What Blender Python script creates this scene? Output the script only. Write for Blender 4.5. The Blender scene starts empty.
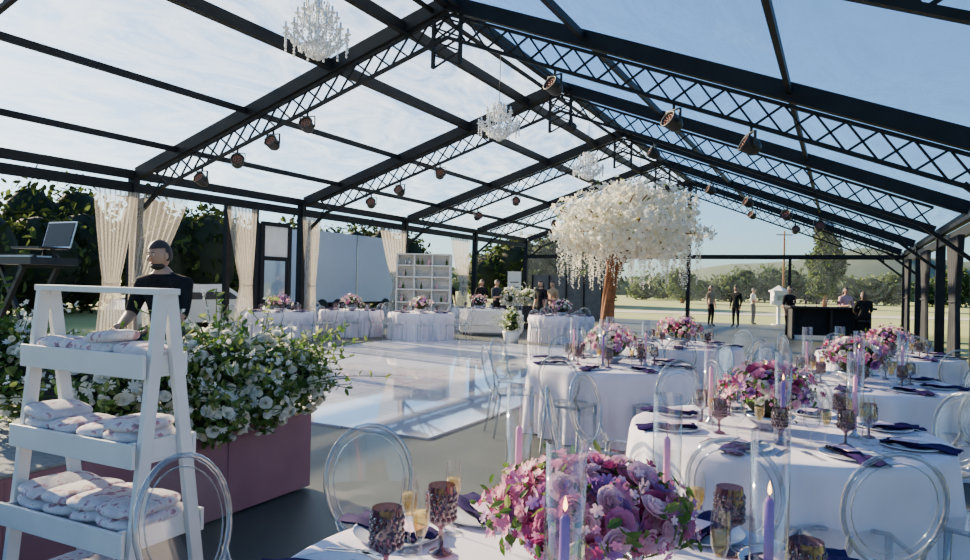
import bpy, math, random
import numpy as np
from mathutils import Vector, Matrix, Euler
random.seed(7); np.random.seed(7)
TH=math.radians(26.9); S_,C_=math.sin(TH),math.cos(TH)
LL,LR,LM=14.8,-2.4,6.4
ZE,ZER,ZR=3.95,3.25,6.65
AS=[-0.6+5.74*i for i in range(7)]   # truss stations along the tent
A_END=AS[-1]
def Tw(l,a,z=0.0): return Vector((a*S_-l*C_, a*C_+l*S_, z))
def roofz(l):
    if l>=LM: return ZR-(ZR-ZE)*(l-LM)/(LL-LM)
    return ZR-(ZR-ZER)*(LM-l)/(LM-LR)

# ---------------------------------------------------------------- materials
def nmat(name):
    m=bpy.data.materials.new(name); m.use_nodes=True
    nt=m.node_tree; b=nt.nodes.get('Principled BSDF'); return m,nt,b
def M(name,c1,c2=None,scale=8.0,rough=0.5,metal=0.0,bump=0.0,coord='Object',detail=3,trans=0.0,spec=None,emit=None,es=0):
    m,nt,b=nmat(name)
    b.inputs['Roughness'].default_value=rough; b.inputs['Metallic'].default_value=metal
    if spec is not None: b.inputs['Specular IOR Level'].default_value=spec
    if c2 is None: c2=tuple(min(1,x*0.82) for x in c1)
    tc=nt.nodes.new('ShaderNodeTexCoord'); no=nt.nodes.new('ShaderNodeTexNoise')
    no.inputs['Scale'].default_value=scale; no.inputs['Detail'].default_value=detail
    nt.links.new(tc.outputs[coord],no.inputs['Vector'])
    cr=nt.nodes.new('ShaderNodeValToRGB'); cr.color_ramp.elements[0].position=.35; cr.color_ramp.elements[1].position=.65
    cr.color_ramp.elements[0].color=(*c1,1); cr.color_ramp.elements[1].color=(*c2,1)
    nt.links.new(no.outputs['Fac'],cr.inputs['Fac']); nt.links.new(cr.outputs['Color'],b.inputs['Base Color'])
    if bump>0:
        bp=nt.nodes.new('ShaderNodeBump'); bp.inputs['Strength'].default_value=bump
        nt.links.new(no.outputs['Fac'],bp.inputs['Height']); nt.links.new(bp.outputs['Normal'],b.inputs['Normal'])
    if emit:
        b.inputs['Emission Color'].default_value=(*emit,1); b.inputs['Emission Strength'].default_value=es
    if trans>0:
        out=nt.nodes['Material Output']; tr=nt.nodes.new('ShaderNodeBsdfTranslucent'); mx=nt.nodes.new('ShaderNodeMixShader')
        nt.links.new(cr.outputs['Color'],tr.inputs['Color']); mx.inputs['Fac'].default_value=trans
        nt.links.new(b.outputs[0],mx.inputs[1]); nt.links.new(tr.outputs[0],mx.inputs[2]); nt.links.new(mx.outputs[0],out.inputs['Surface'])
    return m
def clear_mat(name,tint,gl=0.55,base=0.05,diff=0.04,dcol=(1,1,1),rough=0.04,blend=0.3):
    m=bpy.data.materials.new(name); m.use_nodes=True; nt=m.node_tree
    for n in list(nt.nodes):
        if n.type!='OUTPUT_MATERIAL': nt.nodes.remove(n)
    out=nt.nodes['Material Output']
    t=nt.nodes.new('ShaderNodeBsdfTransparent'); t.inputs['Color'].default_value=(*tint,1)
    g=nt.nodes.new('ShaderNodeBsdfAnisotropic'); g.inputs['Roughness'].default_value=rough
    d=nt.nodes.new('ShaderNodeBsdfDiffuse'); d.inputs['Color'].default_value=(*dcol,1)
    lw=nt.nodes.new('ShaderNodeLayerWeight'); lw.inputs['Blend'].default_value=blend
    mr=nt.nodes.new('ShaderNodeMapRange'); mr.inputs['To Min'].default_value=base; mr.inputs['To Max'].default_value=gl
    nt.links.new(lw.outputs['Facing'],mr.inputs['Value'])
    m1=nt.nodes.new('ShaderNodeMixShader'); m2=nt.nodes.new('ShaderNodeMixShader')
    nt.links.new(mr.outputs[0],m1.inputs['Fac']); nt.links.new(t.outputs[0],m1.inputs[1]); nt.links.new(g.outputs[0],m1.inputs[2])
    m2.inputs['Fac'].default_value=diff; nt.links.new(m1.outputs[0],m2.inputs[1]); nt.links.new(d.outputs[0],m2.inputs[2])
    nt.links.new(m2.outputs[0],out.inputs['Surface']); return m

m_steel=M('black_steel',(.005,.006,.008),(.008,.010,.013),6,.55,.0,spec=.2)
m_alu=M('dark_beam',(.005,.006,.009),(.008,.010,.014),3,.55,.0,spec=.2)
m_cloth=M('white_linen',(.74,.69,.77),(.64,.59,.68),3,.85,bump=.05,spec=.2)
m_ghost=clear_mat('clear_acrylic',(.94,.96,.97),.5,.03,.012)
m_edge=clear_mat('acrylic_edge',(.66,.71,.76),.9,.12,.04)
m_glass=clear_mat('clear_glass',(.96,.97,.97),.8,.04,.008)
m_purpleglass=clear_mat('purple_glass',(.42,.26,.32),.7,.08,.10,(.16,.07,.12))
m_champ=clear_mat('champagne',(.95,.80,.40),.4,.06,.15,(.9,.7,.3))
m_crystal=clear_mat('crystal',(.8,.85,.9),.95,.45,.55,(1,1,1),.02,.5)
m_white=M('white_paint',(.72,.72,.70),(.64,.64,.63),5,.45)
m_plate=M('plate_ceramic',(.70,.69,.74),(.65,.64,.70),5,.15)
m_napkin=M('purple_napkin',(.030,.012,.085),(.018,.008,.06),20,.8,bump=.1,spec=.1)
m_menu=M('pink_card',(.75,.5,.62),(.7,.45,.58),5,.6)
m_silver=M('cutlery_steel',(.6,.6,.62),(.5,.5,.52),10,.2,1.0)
m_mauve=M('mauve_skirt',(.24,.115,.145),(.19,.085,.115),2.2,.75,bump=.05)
m_stage=M('stage_carpet',(.20,.21,.21),(.15,.16,.16),40,.9,bump=.1)
m_leaf=M('leaf_green',(.05,.12,.018),(.10,.19,.035),9,.5,trans=.45)
m_leaf2=M('leaf_pale',(.24,.29,.08),(.16,.22,.05),9,.55,trans=.45)
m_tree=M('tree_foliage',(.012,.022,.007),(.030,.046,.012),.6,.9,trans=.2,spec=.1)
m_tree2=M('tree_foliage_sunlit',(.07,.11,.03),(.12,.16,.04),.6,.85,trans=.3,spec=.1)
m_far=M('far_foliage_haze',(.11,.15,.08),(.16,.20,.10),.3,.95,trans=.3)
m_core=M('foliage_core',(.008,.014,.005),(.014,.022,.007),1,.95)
m_fw=M('white_petal',(.88,.87,.80),(.76,.75,.68),20,.7,trans=.4)
m_fcream=M('cream_petal',(.82,.74,.54),(.86,.82,.68),20,.7,trans=.4)
m_fp=M('pink_petal',(.62,.15,.34),(.74,.30,.47),15,.65,trans=.3)
m_fpl=M('light_pink_petal',(.82,.46,.56),(.86,.60,.68),15,.65,trans=.3)
m_fv=M('violet_petal',(.28,.10,.34),(.42,.20,.48),15,.65,trans=.3)
m_fm=M('magenta_petal',(.34,.03,.14),(.48,.07,.22),15,.65,trans=.3)
m_bark=M('tree_bark',(.26,.10,.035),(.14,.052,.02),14,.9,bump=.5)
m_candp=M('pink_candle_wax',(.88,.42,.62),(.84,.38,.58),5,.5,trans=.2)
m_candv=M('violet_candle_wax',(.22,.10,.38),(.19,.08,.34),5,.5)
m_flame=M('flame',(1,.6,.15),(1,.7,.3),5,.5,emit=(1,.5,.12),es=10)
m_black=M('black_plastic',(.008,.008,.010),(.013,.013,.015),20,.5)
m_blackfab=M('black_drape',(.01,.011,.016),(.018,.02,.028),3,.85)
m_skin=M('skin',(.50,.29,.20),(.45,.25,.17),8,.55)
m_hairb=M('dark_hair',(.02,.014,.01),(.035,.022,.016),30,.6)
m_hairl=M('brown_hair',(.12,.065,.03),(.08,.045,.02),30,.5)
m_eye=M('eye',(.02,.02,.02),(.03,.03,.03),5,.2)
m_lip=M('lips',(.4,.13,.12),(.36,.12,.1),5,.5)
m_tblack=M('black_shirt',(.012,.012,.014),(.02,.02,.022),12,.9,spec=.1)
m_tnavy=M('navy_trousers',(.02,.025,.04),(.03,.035,.05),12,.9)
m_twhite=M('white_shirt',(.7,.7,.7),(.62,.62,.63),12,.9)
m_tpink=M('pink_dress',(.6,.35,.38),(.5,.28,.31),12,.9)
m_tan=M('tan_fabric',(.35,.25,.16),(.3,.21,.13),12,.9)
m_shoe=M('shoe_leather',(.02,.016,.014),(.03,.024,.02),12,.4)
m_trailer=M('white_trailer_panel',(.60,.62,.70),(.56,.58,.66),.6,.4)
m_car=M('car_paint_white',(.72,.75,.78),(.68,.71,.75),1,.2)
m_tyre=M('tyre_rubber',(.015,.015,.015),(.02,.02,.02),20,.8)
m_led=M('led_lens',(.40,.15,.10),(.25,.10,.07),60,.25)

def fabric_floral():
    m,nt,b=nmat('floral_fabric'); b.inputs['Roughness'].default_value=.9
    tc=nt.nodes.new('ShaderNodeTexCoord')
    no=nt.nodes.new('ShaderNodeTexNoise'); no.inputs['Scale'].default_value=22; no.inputs['Detail'].default_value=4
    nt.links.new(tc.outputs['Object'],no.inputs['Vector'])
    cr=nt.nodes.new('ShaderNodeValToRGB'); e=cr.color_ramp.elements
    e[0].position=.40; e[0].color=(.52,.48,.52,1); e[1].position=.55; e[1].color=(.64,.60,.63,1)
    n=cr.color_ramp.elements.new(.60); n.color=(.45,.22,.28,1)
    n=cr.color_ramp.elements.new(.68); n.color=(.22,.16,.18,1)
    nt.links.new(no.outputs['Fac'],cr.inputs['Fac']); nt.links.new(cr.outputs['Color'],b.inputs['Base Color']); return m
m_floral=fabric_floral()

def sheer():
    m=bpy.data.materials.new('sheer_curtain'); m.use_nodes=True; nt=m.node_tree
    out=nt.nodes['Material Output']; b=nt.nodes['Principled BSDF']; b.inputs['Base Color'].default_value=(.55,.53,.49,1); b.inputs['Roughness'].default_value=.9
    t=nt.nodes.new('ShaderNodeBsdfTransparent'); tr=nt.nodes.new('ShaderNodeBsdfTranslucent'); tr.inputs['Color'].default_value=(.36,.34,.31,1)
    m1=nt.nodes.new('ShaderNodeMixShader'); m2=nt.nodes.new('ShaderNodeMixShader')
    wv=nt.nodes.new('ShaderNodeTexNoise'); wv.inputs['Scale'].default_value=6
    mr=nt.nodes.new('ShaderNodeMapRange'); mr.inputs['To Min'].default_value=.40; mr.inputs['To Max'].default_value=.75
    nt.links.new(wv.outputs['Fac'],mr.inputs['Value'])
    m1.inputs['Fac'].default_value=.45; nt.links.new(b.outputs[0],m1.inputs[1]); nt.links.new(tr.outputs[0],m1.inputs[2])
    nt.links.new(mr.outputs[0],m2.inputs['Fac']); nt.links.new(m1.outputs[0],m2.inputs[1]); nt.links.new(t.outputs[0],m2.inputs[2])
    nt.links.new(m2.outputs[0],out.inputs['Surface']); return m
m_sheer=sheer()

def film(name,lo,hi,tint=(.93,.97,1.0),gl=.05):
    m=bpy.data.materials.new(name); m.use_nodes=True; nt=m.node_tree
    for n in list(nt.nodes):
        if n.type!='OUTPUT_MATERIAL': nt.nodes.remove(n)
    out=nt.nodes['Material Output']
    t=nt.nodes.new('ShaderNodeBsdfTransparent'); t.inputs['Color'].default_value=(*tint,1)
    d=nt.nodes.new('ShaderNodeBsdfTranslucent'); d.inputs['Color'].default_value=(.78,.90,.97,1)
    g=nt.nodes.new('ShaderNodeBsdfAnisotropic'); g.inputs['Roughness'].default_value=.12
    tc=nt.nodes.new('ShaderNodeTexCoord')
    mp=nt.nodes.new('ShaderNodeMapping'); mp.inputs['Scale'].default_value=(1,.35,1); mp.inputs['Rotation'].default_value=(0,0,.6)
    no=nt.nodes.new('ShaderNodeTexNoise'); no.inputs['Scale'].default_value=1.1; no.inputs['Detail'].default_value=9; no.inputs['Roughness'].default_value=.68; no.inputs['Distortion'].default_value=1.8
    nt.links.new(tc.outputs['Object'],mp.inputs['Vector']); nt.links.new(mp.outputs[0],no.inputs['Vector'])
    mr=nt.nodes.new('ShaderNodeMapRange'); mr.inputs['From Min'].default_value=.38; mr.inputs['From Max'].default_value=.70; mr.inputs['To Min'].default_value=lo; mr.inputs['To Max'].default_value=hi
    nt.links.new(no.outputs['Fac'],mr.inputs['Value'])
    m1=nt.nodes.new('ShaderNodeMixShader'); m2=nt.nodes.new('ShaderNodeMixShader')
    nt.links.new(mr.outputs[0],m1.inputs['Fac']); nt.links.new(t.outputs[0],m1.inputs[1]); nt.links.new(d.outputs[0],m1.inputs[2])
    m2.inputs['Fac'].default_value=gl; nt.links.new(m1.outputs[0],m2.inputs[1]); nt.links.new(g.outputs[0],m2.inputs[2])
    bp=nt.nodes.new('ShaderNodeBump'); bp.inputs['Strength'].default_value=.3; nt.links.new(no.outputs['Fac'],bp.inputs['Height']); nt.links.new(bp.outputs['Normal'],g.inputs['Normal'])
    nt.links.new(m2.outputs[0],out.inputs['Surface']); return m
m_roof=film('clear_roof_film',.08,.50)
m_wallfilm=film('clear_wall_film',.01,.06,(.97,.98,.98),.03)

# ---------------------------------------------------------------- mesh builder
class MB:
    def __init__(s): s.V=[];s.F=[];s.I=[];s.SM=[];s.mats=[];s.n=0
    def mi(s,m):
        if m not in s.mats: s.mats.append(m)
        return s.mats.index(m)
    def add(s,v,f,m,smooth=False):
        v=np.asarray(v,float).reshape(-1,3); s.V.append(v); i=s.mi(m); n=s.n
        for q in f: s.F.append(tuple(a+n for a in q))
        s.I+= [i]*len(f); s.SM+=[smooth]*len(f); s.n+=len(v)
    def box(s,c,d,m,R=None):
        v=np.array([(x,y,z) for z in(-.5,.5) for y in(-.5,.5) for x in(-.5,.5)])*np.array(d)
        if R is not None: v=v@np.array(R).T
        s.add(v+np.array(c),[(0,2,3,1),(4,5,7,6),(0,1,5,4),(2,6,7,3),(0,4,6,2),(1,3,7,5)],m)
    def beam(s,p0,p1,w,h,m):
        p0=Vector(p0);p1=Vector(p1);d=(p1-p0);L=d.length;d.normalize()
        up=Vector((0,0,1)) if abs(d.z)<.98 else Vector((0,1,0))
        sd=d.cross(up).normalized();u=sd.cross(d)
        R=Matrix((sd,d,u)).transposed(); s.box((p0+p1)/2,(w,L,h),m,R)
    def tube(s,pts,rad,m,n=8,cap=True,flat=1.0):
        pts=[Vector(p) for p in pts]
        if not hasattr(rad,'__len__'): rad=[rad]*len(pts)
        V=[];prev=None
        for i,p in enumerate(pts):
            if i==0: d=pts[1]-p
            elif i==len(pts)-1: d=p-pts[i-1]
            else: d=pts[i+1]-pts[i-1]
            d.normalize()
            if prev is None:
                up=Vector((0,0,1)) if abs(d.z)<.9 else Vector((0,1,0)); a=d.cross(up).normalized()
            else:
                a=prev-d*prev.dot(d)
                a=a.normalized() if a.length>1e-6 else d.orthogonal().normalized()
            prev=a;b=d.cross(a)
            for k in range(n):
                t=2*math.pi*k/n; V.append(p+(a*math.cos(t)+b*math.sin(t)*flat)*rad[i])
        F=[(i*n+k,i*n+(k+1)%n,(i+1)*n+(k+1)%n,(i+1)*n+k) for i in range(len(pts)-1) for k in range(n)]
        if cap: F+= [tuple(range(n-1,-1,-1)),tuple((len(pts)-1)*n+k for k in range(n))]
        s.add([tuple(v) for v in V],F,m,True)
    def ring(s,pts,r,m,n=6):  # closed tube
        N=len(pts);pts=[Vector(p) for p in pts];V=[]
        cen=sum(pts,Vector())/N; nrm=Vector((0,0,0))
        for i in range(N): nrm+=(pts[i]-cen).cross(pts[(i+1)%N]-cen)
        nrm.normalize()
        for i in range(N):
            d=(pts[(i+1)%N]-pts[i-1]).normalized(); b=d.cross(nrm)
            for k in range(n):
                t=2*math.pi*k/n; V.append(pts[i]+(nrm*math.cos(t)+b*math.sin(t))*r)
        F=[(i*n+k,i*n+(k+1)%n,((i+1)%N)*n+(k+1)%n,((i+1)%N)*n+k) for i in range(N) for k in range(n)]
        s.add([tuple(v) for v in V],F,m,True)
    def lathe(s,prof,m,n=20,o=(0,0,0),smooth=True,R=None):
        V=[];
        for r,z in prof:
            for k in range(n):
                t=2*math.pi*k/n; V.append((r*math.cos(t),r*math.sin(t),z))
        V=np.array(V)
        if R is not None: V=V@np.array(R).T
        F=[(i*n+k,i*n+(k+1)%n,(i+1)*n+(k+1)%n,(i+1)*n+k) for i in range(len(prof)-1) for k in range(n)]
        s.add(V+np.array(o),F,m,smooth)
    def ell(s,c,r,m,nu=12,nv=8,R=None,fn=None):
        V=[]
        for j in range(nv+1):
            ph=math.pi*j/nv
            for i in range(nu):
                t=2*math.pi*i/nu; V.append([math.sin(ph)*math.cos(t),math.sin(ph)*math.sin(t),math.cos(ph)])
        if fn: V=[fn(v) for v in V]
        V=np.array(V)*np.array(r)
        if R is not None: V=V@np.array(R).T
        F=[(j*nu+i,(j+1)*nu+i,(j+1)*nu+(i+1)%nu,j*nu+(i+1)%nu) for j in range(nv) for i in range(nu)]
        s.add(V+np.array(c),F,m,True)
    def mesh(s,name):
        me=bpy.data.meshes.new(name); V=np.concatenate(s.V) if s.V else np.zeros((0,3))
        me.from_pydata(V.tolist(),[],s.F)
        for m in s.mats: me.materials.append(m)
        me.polygons.foreach_set('material_index',s.I); me.polygons.foreach_set('use_smooth',s.SM); me.update(); return me
    def obj(s,name,loc=(0,0,0),rz=0.0,bevel=0,tent=False,me=None,parent=None):
        o=bpy.data.objects.new(name,s.mesh(name)); bpy.context.collection.objects.link(o)
        o.location=loc; o.rotation_euler=(0,0,-TH if tent else rz)
        if bevel:
            b=o.modifiers.new('bevel','BEVEL'); b.width=bevel; b.segments=2; b.limit_method='ANGLE'
        if parent: o.parent=parent
        return o
def inst(name,me,loc,rz=0,sc=1.0):
    o=bpy.data.objects.new(name,me); bpy.context.collection.objects.link(o); o.location=loc; o.rotation_euler=(0,0,rz); o.scale=(sc,)*3; return o
def P(l,a,z): return (-l,a,z)     # tent-local coords

def look(d,spin=None):
    d=np.array(d,float); d/=np.linalg.norm(d)+1e-9
    u=np.array([0,0,1.]) if abs(d[2])<.95 else np.array([1.,0,0])
    a=np.cross(u,d); a/=np.linalg.norm(a); b=np.cross(d,a)
    t=random.uniform(0,6.28) if spin is None else spin
    a2=a*math.cos(t)+b*math.sin(t); b2=np.cross(d,a2)
    return np.stack([a2,b2,d],1)
# templates
def t_leaf():
    v=[(0,0,0),(.22,.35,.06),(.18,.75,.05),(0,1,-.05),(-.18,.75,.05),(-.22,.35,.06),(0,.5,-.03)]
    return np.array(v,float),[(0,1,6),(1,2,6),(2,3,6),(3,4,6),(4,5,6),(5,0,6)]
def t_blossom(k=5,cup=.25):
    V=[(0,0,0)];F=[]
    for i in range(k):
        t=2*math.pi*i/k;n=len(V);w=math.pi/k*.95
        V+= [(.6*math.cos(t-w),.6*math.sin(t-w),cup*.7),(1.0*math.cos(t-w*.4),1.0*math.sin(t-w*.4),cup),(1.0*math.cos(t+w*.4),1.0*math.sin(t+w*.4),cup),(.6*math.cos(t+w),.6*math.sin(t+w),cup*.7)]
        F+=[(0,n,n+1,n+2),(0,n+2,n+3)]
    return np.array(V,float),F
def t_rose():
    V=[];F=[]
    for ring,(k,r0,h,op) in enumerate([(6,.95,.35,.55),(5,.68,.6,.3),(4,.42,.72,.15),(3,.2,.75,.05)]):
        for i in range(k):
            t0=2*math.pi*i/k+ring*.5;w=math.pi/k*1.25;n=len(V)
            for j,(rr,z) in enumerate([(.15,0),(r0*.8,h*.45),(r0+op*.15,h)]):
                for s_ in(-1,0,1):
                    ww=w*(1 if j<2 else .7); V.append((rr*math.cos(t0+s_*ww)*(1.0 if s_==0 else .95),rr*math.sin(t0+s_*ww)*(1.0 if s_==0 else .95),z-(.05 if s_ else 0)))
            for j in range(2):
                for q in range(2):
                    a=n+j*3+q; F.append((a,a+1,a+4,a+3))
    return np.array(V,float),F
TL,TB,TR=t_leaf(),t_blossom(),t_rose()
TB6=t_blossom(8,.5)
def put(mb,T,p,R,s,m,sm=False): mb.add((T[0]*s)@R.T+np.array(p),T[1],m,sm)

# ---------------------------------------------------------------- ground / floor
m_grass=M('grass',(.24,.29,.08),(.36,.37,.13),.25,.95,detail=8)
g=MB(); g.box((0,60,-.11),(560,560,.1),m_grass); g.obj('ground')
m_floor=M('grey_tent_floor',(.095,.098,.082),(.072,.076,.066),1.2,.5,bump=.02,detail=8,spec=.3)
g=MB(); g.box(P((LL+LR)/2,(A_END-4)/2+.0,-.03),((LL-LR)+.3,A_END+6.5,.06),m_floor); g.obj('floor',tent=True)
# dance floor
m,nt,b=nmat('gloss_dance_floor'); m_dance=m
b.inputs['Roughness'].default_value=.03; b.inputs['Specular IOR Level'].default_value=1.0; b.inputs['IOR'].default_value=2.3
tc=nt.nodes.new('ShaderNodeTexCoord'); br=nt.nodes.new('ShaderNodeTexBrick'); br.offset=0; br.inputs['Scale'].default_value=1.0
br.inputs['Brick Width'].default_value=1.2; br.inputs['Row Height'].default_value=1.2; br.inputs['Mortar Size'].default_value=.008
br.inputs['Color1'].default_value=(.52,.54,.62,1); br.inputs['Color2'].default_value=(.45,.47,.55,1); br.inputs['Mortar'].default_value=(.2,.2,.23,1)
nt.links.new(tc.outputs['Object'],br.inputs['Vector'])
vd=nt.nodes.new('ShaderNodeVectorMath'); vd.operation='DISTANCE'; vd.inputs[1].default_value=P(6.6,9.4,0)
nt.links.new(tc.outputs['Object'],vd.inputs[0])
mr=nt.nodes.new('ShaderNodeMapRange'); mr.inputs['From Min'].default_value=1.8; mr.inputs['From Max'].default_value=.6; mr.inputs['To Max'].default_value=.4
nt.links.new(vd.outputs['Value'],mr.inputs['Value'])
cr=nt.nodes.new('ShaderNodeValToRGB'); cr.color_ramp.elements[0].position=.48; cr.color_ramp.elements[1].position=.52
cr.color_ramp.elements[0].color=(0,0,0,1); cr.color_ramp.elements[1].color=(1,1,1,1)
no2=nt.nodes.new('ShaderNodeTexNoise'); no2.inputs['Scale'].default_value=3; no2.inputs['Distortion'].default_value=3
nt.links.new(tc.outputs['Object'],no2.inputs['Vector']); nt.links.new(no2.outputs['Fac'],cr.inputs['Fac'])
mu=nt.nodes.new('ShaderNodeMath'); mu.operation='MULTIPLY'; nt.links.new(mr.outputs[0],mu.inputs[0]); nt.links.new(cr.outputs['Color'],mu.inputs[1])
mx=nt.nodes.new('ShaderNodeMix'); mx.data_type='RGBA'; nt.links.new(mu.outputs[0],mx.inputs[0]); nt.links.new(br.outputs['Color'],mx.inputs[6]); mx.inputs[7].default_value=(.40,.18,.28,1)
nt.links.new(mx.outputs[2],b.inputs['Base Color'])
nb=nt.nodes.new('ShaderNodeTexNoise'); nb.inputs['Scale'].default_value=1.6; nt.links.new(tc.outputs['Object'],nb.inputs['Vector'])
bp=nt.nodes.new('ShaderNodeBump'); bp.inputs['Strength'].default_value=.05; nt.links.new(nb.outputs['Fac'],bp.inputs['Height']); nt.links.new(bp.outputs['Normal'],b.inputs['Normal'])
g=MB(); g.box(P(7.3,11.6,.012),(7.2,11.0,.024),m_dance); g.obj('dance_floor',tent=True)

# ---------------------------------------------------------------- tent structure
def truss_half(mb,a,l0,l1):
    z0,z1=roofz(l0),roofz(l1)
    mb.beam(P(l0,a,z0),P(l1,a,z1),.16,.26,m_alu)
    dep=.62
    s=1 if l1>l0 else -1
    n=int(abs(l1-l0)/.42)
    la=l0; lb=l1-s*.6
    mb.beam(P(la,a,roofz(la)-dep),P(lb,a,roofz(lb)-dep),.07,.06,m_steel)
    mb.beam(P(la,a,roofz(la)-.2),P(lb,a,roofz(lb)-.2),.07,.05,m_steel)
    for i in range(n):
        x0=la+(lb-la)*i/n; x1=la+(lb-la)*(i+1)/n
        mb.beam(P(x0,a,roofz(x0)-.2),P(x1,a,roofz(x1)-dep),.03,.03,m_steel)
        mb.beam(P(x0,a,roofz(x0)-dep),P(x1,a,roofz(x1)-.2),.03,.03,m_steel)
for i,a in enumerate(AS):
    mb=MB()
    truss_half(mb,a,LM,LL-.15); truss_half(mb,a,LM,LR+.15)
    for dl in(-.28,.28): mb.beam(P(LM+dl,a,ZR-.1),P(LM+dl,a,ZR-1.15),.06,.06,m_steel)
    for k in range(4):
        z=ZR-.15-.25*k
        mb.beam(P(LM-.28,a,z),P(LM+.28,a,z-.25),.03,.03,m_steel); mb.beam(P(LM+.28,a,z),P(LM-.28,a,z-.25),.03,.03,m_steel)
    for l,ze in((LL,ZE),(LR,ZER)):
        mb.box(P(l,a,ze/2),(.22,.16,ze),m_alu)
        s=1 if l==LR else -1
        mb.beam(P(l+s*.05,a,ze-1.0),P(l+s*1.0,a,roofz(l+s*1.0)-.6),.08,.08,m_steel)
    mb.obj('tent_truss_frame',tent=True)
mb=MB()
for l in [LM,LM+2.6,LM+4.8,LM+6.9,LL, LM-2.6,LM-5.7,LR]:
    w,h=(.14,.2) if l in(LM,LL,LR,LM+2.6) else (.07,.12)
    mb.beam(P(l,AS[0],roofz(l)+.02),P(l,A_END,roofz(l)+.02),w,h,m_alu)
for d in(-.28,.28):
    mb.beam(P(LM+d,AS[0],ZR-.12),P(LM+d,A_END,ZR-.12),.05,.08,m_steel)
mb.beam(P(LM+.9,AS[0],roofz(LM+.9)-.05),P(LM+.9,A_END,roofz(LM+.9)-.05),.12,.2,m_alu)
mb.beam(P(LL,AS[0],ZE-.28),P(LL,A_END,ZE-.28),.12,.22,m_alu)
mb.beam(P(LR,AS[0],ZER-.28),P(LR,A_END,ZER-.28),.12,.22,m_alu)
mb.obj('roof_purlins',tent=True)
mb=MB()
mb.beam(P(LL,A_END,3.1),P(LR,A_END,3.1),.14,.2,m_alu)
for l in [LM, LM+4.2, LM-4.4]:
    zt=roofz(l) if l==LM else 3.1
    mb.box(P(l,A_END,zt/2),(.18 if l==LM else .12,.14,zt),m_alu)
mb.obj('gable_end_frame',tent=True)
mb=MB()
for i in range(len(AS)-1):
    for s in(0,1):
        la,lb=(LM,LL) if s==0 else (LM,LR)
        N=6
        V=[];F=[]
        for q in range(N+1):
            for r in range(N+1):
                l=la+(lb-la)*q/N; a=AS[i]+(AS[i+1]-AS[i])*r/N
                V.append(P(l,a,roofz(l)+.14-.05*math.sin(math.pi*r/N)))
        for q in range(N):
            for r in range(N): F.append((q*(N+1)+r,q*(N+1)+r+1,(q+1)*(N+1)+r+1,(q+1)*(N+1)+r))
        mb.add(V,F,m_roof,True)
mb.obj('ceiling_clear_film',tent=True)
mb=MB(); mb.add([P(LL,A_END+.1,0),P(LR,A_END+.1,0),P(LR,A_END+.1,ZER),P(LM,A_END+.1,ZR),P(LL,A_END+.1,ZE)],[(0,1,2,3,4)],m_wallfilm); mb.obj('window_1',tent=True)

# spotlights
def spot_mesh():
    mb=MB()
    R=Matrix.Rotation(math.radians(62),3,'X')
    mb.lathe([(0,-.12),(.07,-.12),(.11,-.06),(.12,.08),(.13,.10),(.13,.12),(.11,.12),(.105,.085)],m_black,20,(0,0,-.24),True,R)
    mb.lathe([(.108,.085),(0,.085)],m_black,20,(0,0,-.24),False,R)
    for r,k in((.035,5),(.078,12)):
        for i in range(k):
            t=2*math.pi*i/k; p=R@Vector((r*math.cos(t),r*math.sin(t),.09)); mb.ell((p.x,p.y,p.z-.24),(.015,.015,.015),m_led,6,4)
    for s in(-1,1): mb.beam((s*.14,0,-.24),(s*.14,0,-.06),.012,.04,m_black)
    mb.beam((-.145,0,-.06),(.145,0,-.06),.04,.012,m_black)
    mb.tube([(0,0,-.06),(0,0,.02)],.02,m_black); mb.ell((.125,0,-.24),(.02,.03,.03),m_black,8,6)
    return mb.mesh('stage_spotlight')
sm=spot_mesh()
SPL=((9.6,10.5,11.5,12.55,4.3,2.33,1.2),(9.9,11.2,12.2,6.1,4.0),(10.2,11.7,3.6,2.5,1.43,.56),(11,3.0,1.5))
for i,a in enumerate(AS[2:6]):
    for l in SPL[i]:
        p=Tw(l,a,roofz(l)-.67); inst('stage_spotlight',sm,p,-TH+(.6 if l>7 else -.5)+random.uniform(-.7,.7),1.1)

# chandeliers
def chandelier():
    mb=MB()
    mb.lathe([(0,.42),(.05,.42),(.06,.36),(.02,.3),(.03,.1),(.07,.05),(.03,-.05),(.06,-.15),(.02,-.24),(0,-.26)],m_crystal,12)
    for tier,(k,r,z0,zz) in enumerate([(12,.42,-.12,-.05),(8,.26,.1,.2)]):
        for i in range(k):
            t=2*math.pi*i/k+tier*.3; pts=[]
            for j in range(8):
                u=j/7; rr=.04+(r-.04)*u; pts.append((rr*math.cos(t),rr*math.sin(t),z0+(zz-z0)*u-.11*math.sin(math.pi*u)))
            mb.tube(pts,.013,m_crystal,5)
            x,y,z=pts[-1]
            mb.lathe([(0,z),(.035,z+.005),(.05,z+.02),(.016,z+.02),(.016,z+.10),(0,z+.11)],m_crystal,8,(x,y,0))
            for q in range(5):
                mb.ell((x,y,z-.04-.045*q),(.017,.017,.024),m_crystal,4,3)
            for q in range(12):
                u=q/11; rr=.06+(r-.06)*u; zz2=.36*(1-u)+z*u-.12*math.sin(math.pi*u)
                mb.ell((rr*math.cos(t),rr*math.sin(t),zz2),(.013,.013,.016),m_crystal,4,3)
    for i in range(300):
        t=random.uniform(0,6.28);u=random.random()
        rr=.32*math.sin(u*1.5)+.03; z=-.36+.26*u
        mb.ell((rr*math.cos(t),rr*math.sin(t),z+random.uniform(-.02,.02)),(.015,.015,.028),m_crystal,4,3)
    for i in range(110):
        t=random.uniform(0,6.28); mb.ell((.15*math.cos(t),.15*math.sin(t),random.uniform(.18,.40)),(.014,.014,.026),m_crystal,4,3)
    mb.tube([(0,0,.42),(0,0,1.55)],.008,m_steel,5)
    return mb.mesh('crystal_chandelier')
cm=chandelier()
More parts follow.
